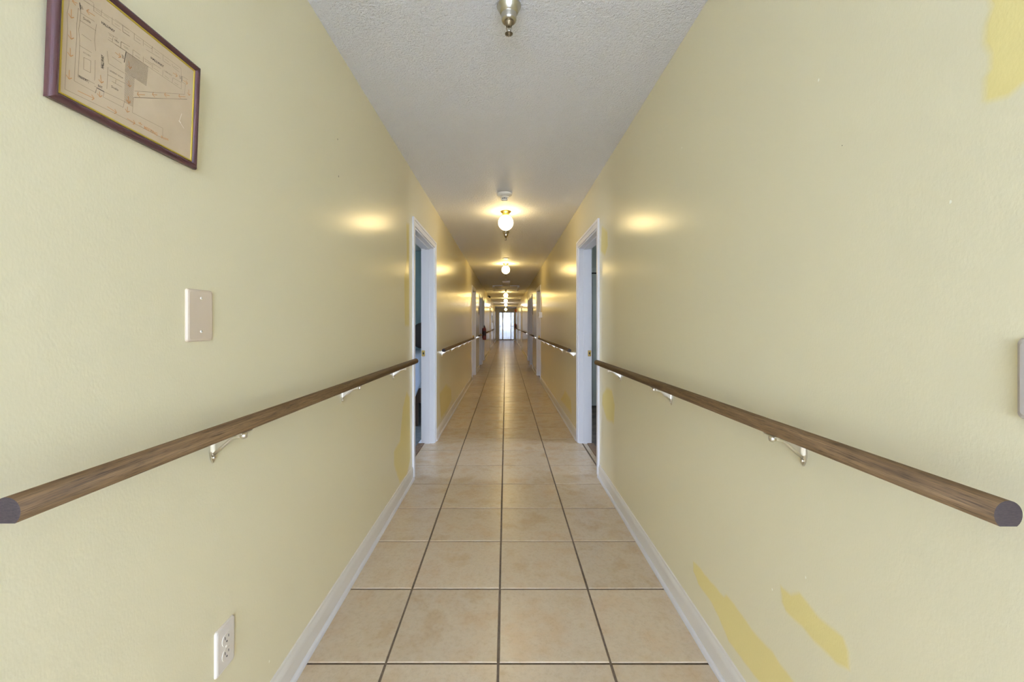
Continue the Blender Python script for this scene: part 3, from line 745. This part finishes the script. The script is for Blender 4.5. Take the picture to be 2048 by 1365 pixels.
# ------------------------------------------------------------------ ceiling fittings
def globe_light(y, x, drop, label, glow):
    r = empty('ceiling_light', (x, y, HC - drop), label, 'ceiling light', 'glass globe ceiling lights down the corridor')
    bm = NB()
    if drop: lathe(bm, [(.012, drop), (.012, 0)], seg=12)
    lathe(bm, [(.058, 0), (.059, -.004), (.054, -.010), (.040, -.022), (.035, -.030), (.037, -.036), (.043, -.041), (.044, -.048), (.041, -.050)], seg=36); obj('canopy', bm, M_BRASS, r)
    bm = NB(); prof = [(.038, -.047)]
    for k in range(1, 24):
        a = math.pi * (.155 + .845 * k / 23.0); prof.append((max(.0008, .080 * math.sin(a)), -.1225 + .080 * math.cos(a)))
    lathe(bm, prof, seg=36); obj('glass_globe', bm, glow, r)
    return r
gl_lab = ['nearest lit glass globe ceiling light, just behind the smoke detector', 'second lit glass globe ceiling light, just past the white ceiling disc', 'third lit glass globe ceiling light, just past the ceiling hatch', 'fourth lit glass globe ceiling light from the camera', 'fifth lit glass globe ceiling light from the camera', 'farthest lit glass globe ceiling light, hung in front of the end doors']
for y, dr, lb, gm in zip((4.28, 7.97, 15.0, 18.5, 22.4, 26.2), (0, 0, 0, 0, 0, .115), gl_lab, (M_GLOBE_DIM, M_GLOBE, M_GLOBE, M_GLOBE, M_GLOBE_COOL, M_GLOBE)): globe_light(y, 0, dr, lb, gm)

def sprinkler(y, x, label):
    r = empty('fire_sprinkler', (x, y, HC), label, 'sprinkler', 'fire sprinkler heads on the ceiling')
    bm = NB(); lathe(bm, [(.043, 0), (.0458, -.002), (.0462, -.004), (.0440, -.008), (.0365, -.022), (.0315, -.033), (.0298, -.0335), (.0290, -.036), (.0288, -.054), (.0265, -.060), (.021, -.0635)], seg=40); obj('escutcheon', bm, M_CHROME, r)
    bm = NB(); lathe(bm, [(.016, -.060), (.016, -.070), (.011, -.073), (.011, -.078), (.004, -.079)], seg=20, mi=1)
    for sg in (1, -1): tube(bm, [(sg * .008, 0, -.076), (sg * .0095, 0, -.086), (sg * .006, 0, -.098), (0, 0, -.104)], .0022, 8)
    lathe(bm, [(.0035, -.077), (.0028, -.09), (.0035, -.104)], seg=10); obj('frame', bm, [M_CHROME, M_BRONZE], r)
    bm = NB()
    for k in range(12):
        a = 2 * math.pi * k / 12; c, s_ = math.cos(a), math.sin(a); c2, s2 = math.cos(a + .3), math.sin(a + .3); cm, sm = math.cos(a - .0), math.sin(a - .0)
        A = [(0, 0, -.1045), (.014 * math.cos(a - .19), .014 * math.sin(a - .19), -.1065), (.0155 * c, .0155 * s_, -.1075), (.014 * math.cos(a + .19), .014 * math.sin(a + .19), -.1065)]
        f1_ = [bm.verts.new(p) for p in A]; f2_ = [bm.verts.new((p[0], p[1], p[2] - .0014)) for p in A]
        bm.faces.new(f1_); bm.faces.new(f2_[::-1])
        for j in range(4): bm.faces.new((f1_[j], f1_[(j + 1) % 4], f2_[(j + 1) % 4], f2_[j]))
    lathe(bm, [(.0085, -.104), (.0085, -.107), (.003, -.108), (.0028, -.1125), (.0012, -.1135)], seg=16); obj('deflector', bm, M_BRONZE, r)
sprinkler(1.516, .012, 'nearest chrome fire sprinkler head at the top edge of the photo')
sprinkler(5.22, .002, 'fire sprinkler head showing just below the nearest lit globe')
sprinkler(9.3, 0, 'fire sprinkler head showing just below the second lit globe')
sprinkler(14.05, 0, 'fire sprinkler head directly above the third lit globe')
sprinkler(17.6, 0, 'far fire sprinkler head between the third and fourth lit globes')

sd = empty('smoke_detector', (-.0115, 3.70, HC), 'cream round smoke detector on the ceiling in front of the nearest globe', 'smoke detector')
bm = NB(); lathe(bm, [(.069, 0), (.070, -.004), (.069, -.012), (.062, -.020), (.052, -.027), (.044, -.030)], seg=40); obj('base', bm, M_CREAM, sd)
bm = NB(); lathe(bm, [(.040, -.029), (.040, -.034), (.034, -.040), (.028, -.041), (.028, -.043)], seg=32); lathe(bm, [(.0285, -.054), (.030, -.057), (.028, -.065), (.018, -.069), (.004, -.0695)], seg=32); obj('sensor_head', bm, M_CREAM, sd)
bm = NB(); lathe(bm, [(.024, -.042), (.024, -.055)], seg=24); obj('dark_vent', bm, M_DARK, sd)
bm = NB()
for k in range(10):
    a = 2 * math.pi * k / 10; c, s_ = .0265 * math.cos(a), .0265 * math.sin(a); box(bm, c - .0025, c + .0025, s_ - .0025, s_ + .0025, -.056, -.042)
obj('vent_posts', bm, M_CREAM, sd)
bm = NB(); lathe(bm, [(.062, 0), (.063, -.003), (.056, -.007), (.03, -.0095), (.004, -.010)], seg=36)
obj('ceiling_disc', bm, M_CREAM, None, label='flat cream round cover disc on the ceiling before the second globe', cat='cover plate', loc=(0, 7.33, HC))
bm = NB(); lathe(bm, [(.034, 0), (.035, -.006), (.031, -.016), (.022, -.024), (.004, -.027)], seg=28)
obj('round_detector', bm, M_PLW, None, label='tiny white round cap on the ceiling just before the square hanging panel', cat='cover plate', loc=(0, 10.75, HC))
# edge-lit style hanging panel
hs = empty('hanging_panel_sign', (.014, 11.15, HC), 'square clear hanging panel with pale top housing under the ceiling hatch', 'sign')
bm = NB(); box(bm, -.107, .107, -.05, .05, -.045, 0, .004); obj('housing', bm, simple('mauve_grey_housing', (.75, .70, .66), .4), hs)
bm = NB(); box(bm, -.10, .10, -.003, .003, -.158, -.045); pn = obj('clear_panel', bm, M_ACRYL, hs)
bm = NB(); box(bm, -.104, -.098, -.005, .005, -.160, -.045); box(bm, .098, .104, -.005, .005, -.160, -.045); box(bm, -.104, .104, -.005, .005, -.163, -.157); obj('panel_edge', bm, M_BEIGE, pn)
# ceiling hatch
ht = empty('ceiling_hatch', (.008, 13.0, HC), 'long rectangular ceiling hatch with pale trim past the square hanging panel', 'hatch')
bm = NB(); box(bm, -.36, .36, -.56, .56, -.006, 0); obj('hatch_panel', bm, M_CEIL, ht)
bm = NB()
for sg in (1, -1): box(bm, sg * .36, sg * .415, -.62, .62, -.075, 0, .003)
box(bm, -.36, .36, -.62, -.57, -.03, 0, .003); box(bm, -.36, .36, .57, .62, -.018, 0, .003); obj('hatch_trim', bm, M_PLW, ht)

# ------------------------------------------------------------------ small things down the corridor
def extinguisher(x, y, z, s, label, k=1.0):
    r = empty('fire_extinguisher', (x, y, z), label, 'fire extinguisher', 'red fire extinguishers on the walls')
    bm = NB(); lathe(bm, [(.048, 0), (.054, .006), (.056, .02), (.056, .32), (.050, .35), (.034, .37), (.018, .378), (.018, .39)], seg=28); obj('cylinder', bm, M_RED, r)
    bm = NB(); lathe(bm, [(.017, .388), (.019, .40), (.019, .425), (.010, .43)], seg=16); box(bm, -.012, .012, -.085, .03, .425, .433); box(bm, -.010, .010, -.08, .02, .447, .455); box(bm, -.008, .008, .0, .02, .43, .452); obj('valve', bm, M_BLACK, r)
    bm = NB(); tube(bm, [(0, .02, .41), (s * .02, .05, .40), (s * .03, .066, .34), (s * .02, .066, .2), (s * .01, .064, .1)], .008, 8); obj('hose', bm, M_BLACK, r)
    bm = NB(); seg = 10; q0, q1 = [], []
    for i in range(seg + 1):
        a = R(-150 + 120 * i / seg); q0.append(bm.verts.new((.0568 * math.cos(a), .0568 * math.sin(a), .13))); q1.append(bm.verts.new((.0568 * math.cos(a), .0568 * math.sin(a), .27)))
    for i in range(seg): bm.faces.new((q0[i], q0[i + 1], q1[i + 1], q1[i]))
    obj('label_band', bm, simple('dark_red_label', (.06, .03, .025), .5), r)
    bm = NB(); box(bm, -s * .056, -s * .078, -.03, .03, .05, .36, .003); obj('wall_bracket', bm, M_BLACK, r)
    return r
extinguisher(XL + .0785, 12.36, .745, 1, 'red fire extinguisher hung on the left wall between the paired doorways')
extinguisher(XR - .0785, 28.0, .86, -1, 'tiny far red fire extinguisher on the right wall by the end doors')
wb = empty('wall_box', (XR, 8.33, 1.36), 'small white wall box standing out beside the second right doorway', 'wall box')
bm = NB(); box(bm, 0, -.066, -.06, .06, 0, .115, .005); obj('housing', bm, M_PLW, wb)
bm = NB(); box(bm, -.066, -.069, -.045, .045, .03, .1, .001); obj('front_cover', bm, M_SHADEPL, wb)
for sd_, y, lab in (('left', 10.99, 'narrow brown plaque on the left wall beside the third doorway'), ('right', 11.12, 'narrow brown plaque on the right wall beside the third doorway'), ('right', 12.39, 'narrow brown plaque on the right wall between the paired doorways')):
    s = 1 if sd_ == 'left' else -1; xw = XL if sd_ == 'left' else XR
    bm = NB(); box(bm, 0, s * .008, -.06, .06, 0, .2, .002); box(bm, s * .008, s * .0095, -.05, .05, .14, .185)
    obj('door_plaque', bm, M_BROWN, None, label=lab, cat='plaque', group='brown plaques beside the doorways', loc=(xw, y, 1.49))
bm = NB(); box(bm, 0, .03, -.02, .02, -.02, .02, .003); tube(bm, [(.03, 0, 0), (.06, -.03, -.02)], .012, 8); tube(bm, [(.05, -.02, -.005), (.10, -.12, -.05)], .034, 14)
obj('wall_fitting', bm, M_BLACK, None, label='small dark fitting high on the left wall under the ceiling edge', cat='fitting', loc=(XL, 16.2, 2.36))
pc = empty('far_picture', (XL, 21.9, 1.30), 'small grey-green picture far down the left wall', 'picture')
bm = NB(); box(bm, 0, .02, -.16, .16, .12, .40, .003); obj('frame', bm, simple('grey_green', (.22, .27, .22), .5), pc)
bm = NB(); box(bm, .02, .022, -.13, .13, .15, .37); obj('sheet', bm, simple('pale_green_sheet', (.45, .50, .42), .5), pc)
bm = NB(); box(bm, 0, .05, -.05, .05, 0, .10, .004); box(bm, .05, .052, -.035, .035, .015, .085)
obj('wall_dispenser', bm, M_PLW, None, label='tiny white box under the small grey-green picture on the left wall', cat='wall box', loc=(XL, 21.7, 1.31))
bm = NB(); box(bm, 0, -.035, -.07, .07, 0, .26, .004); box(bm, -.035, -.12, -.03, .03, .04, .22, .006)
obj('alarm_fitting', bm, M_ORANGE, None, label='small orange-red fitting high on the right wall beside the end doors', cat='fitting', loc=(XR, 28.4, 2.06))
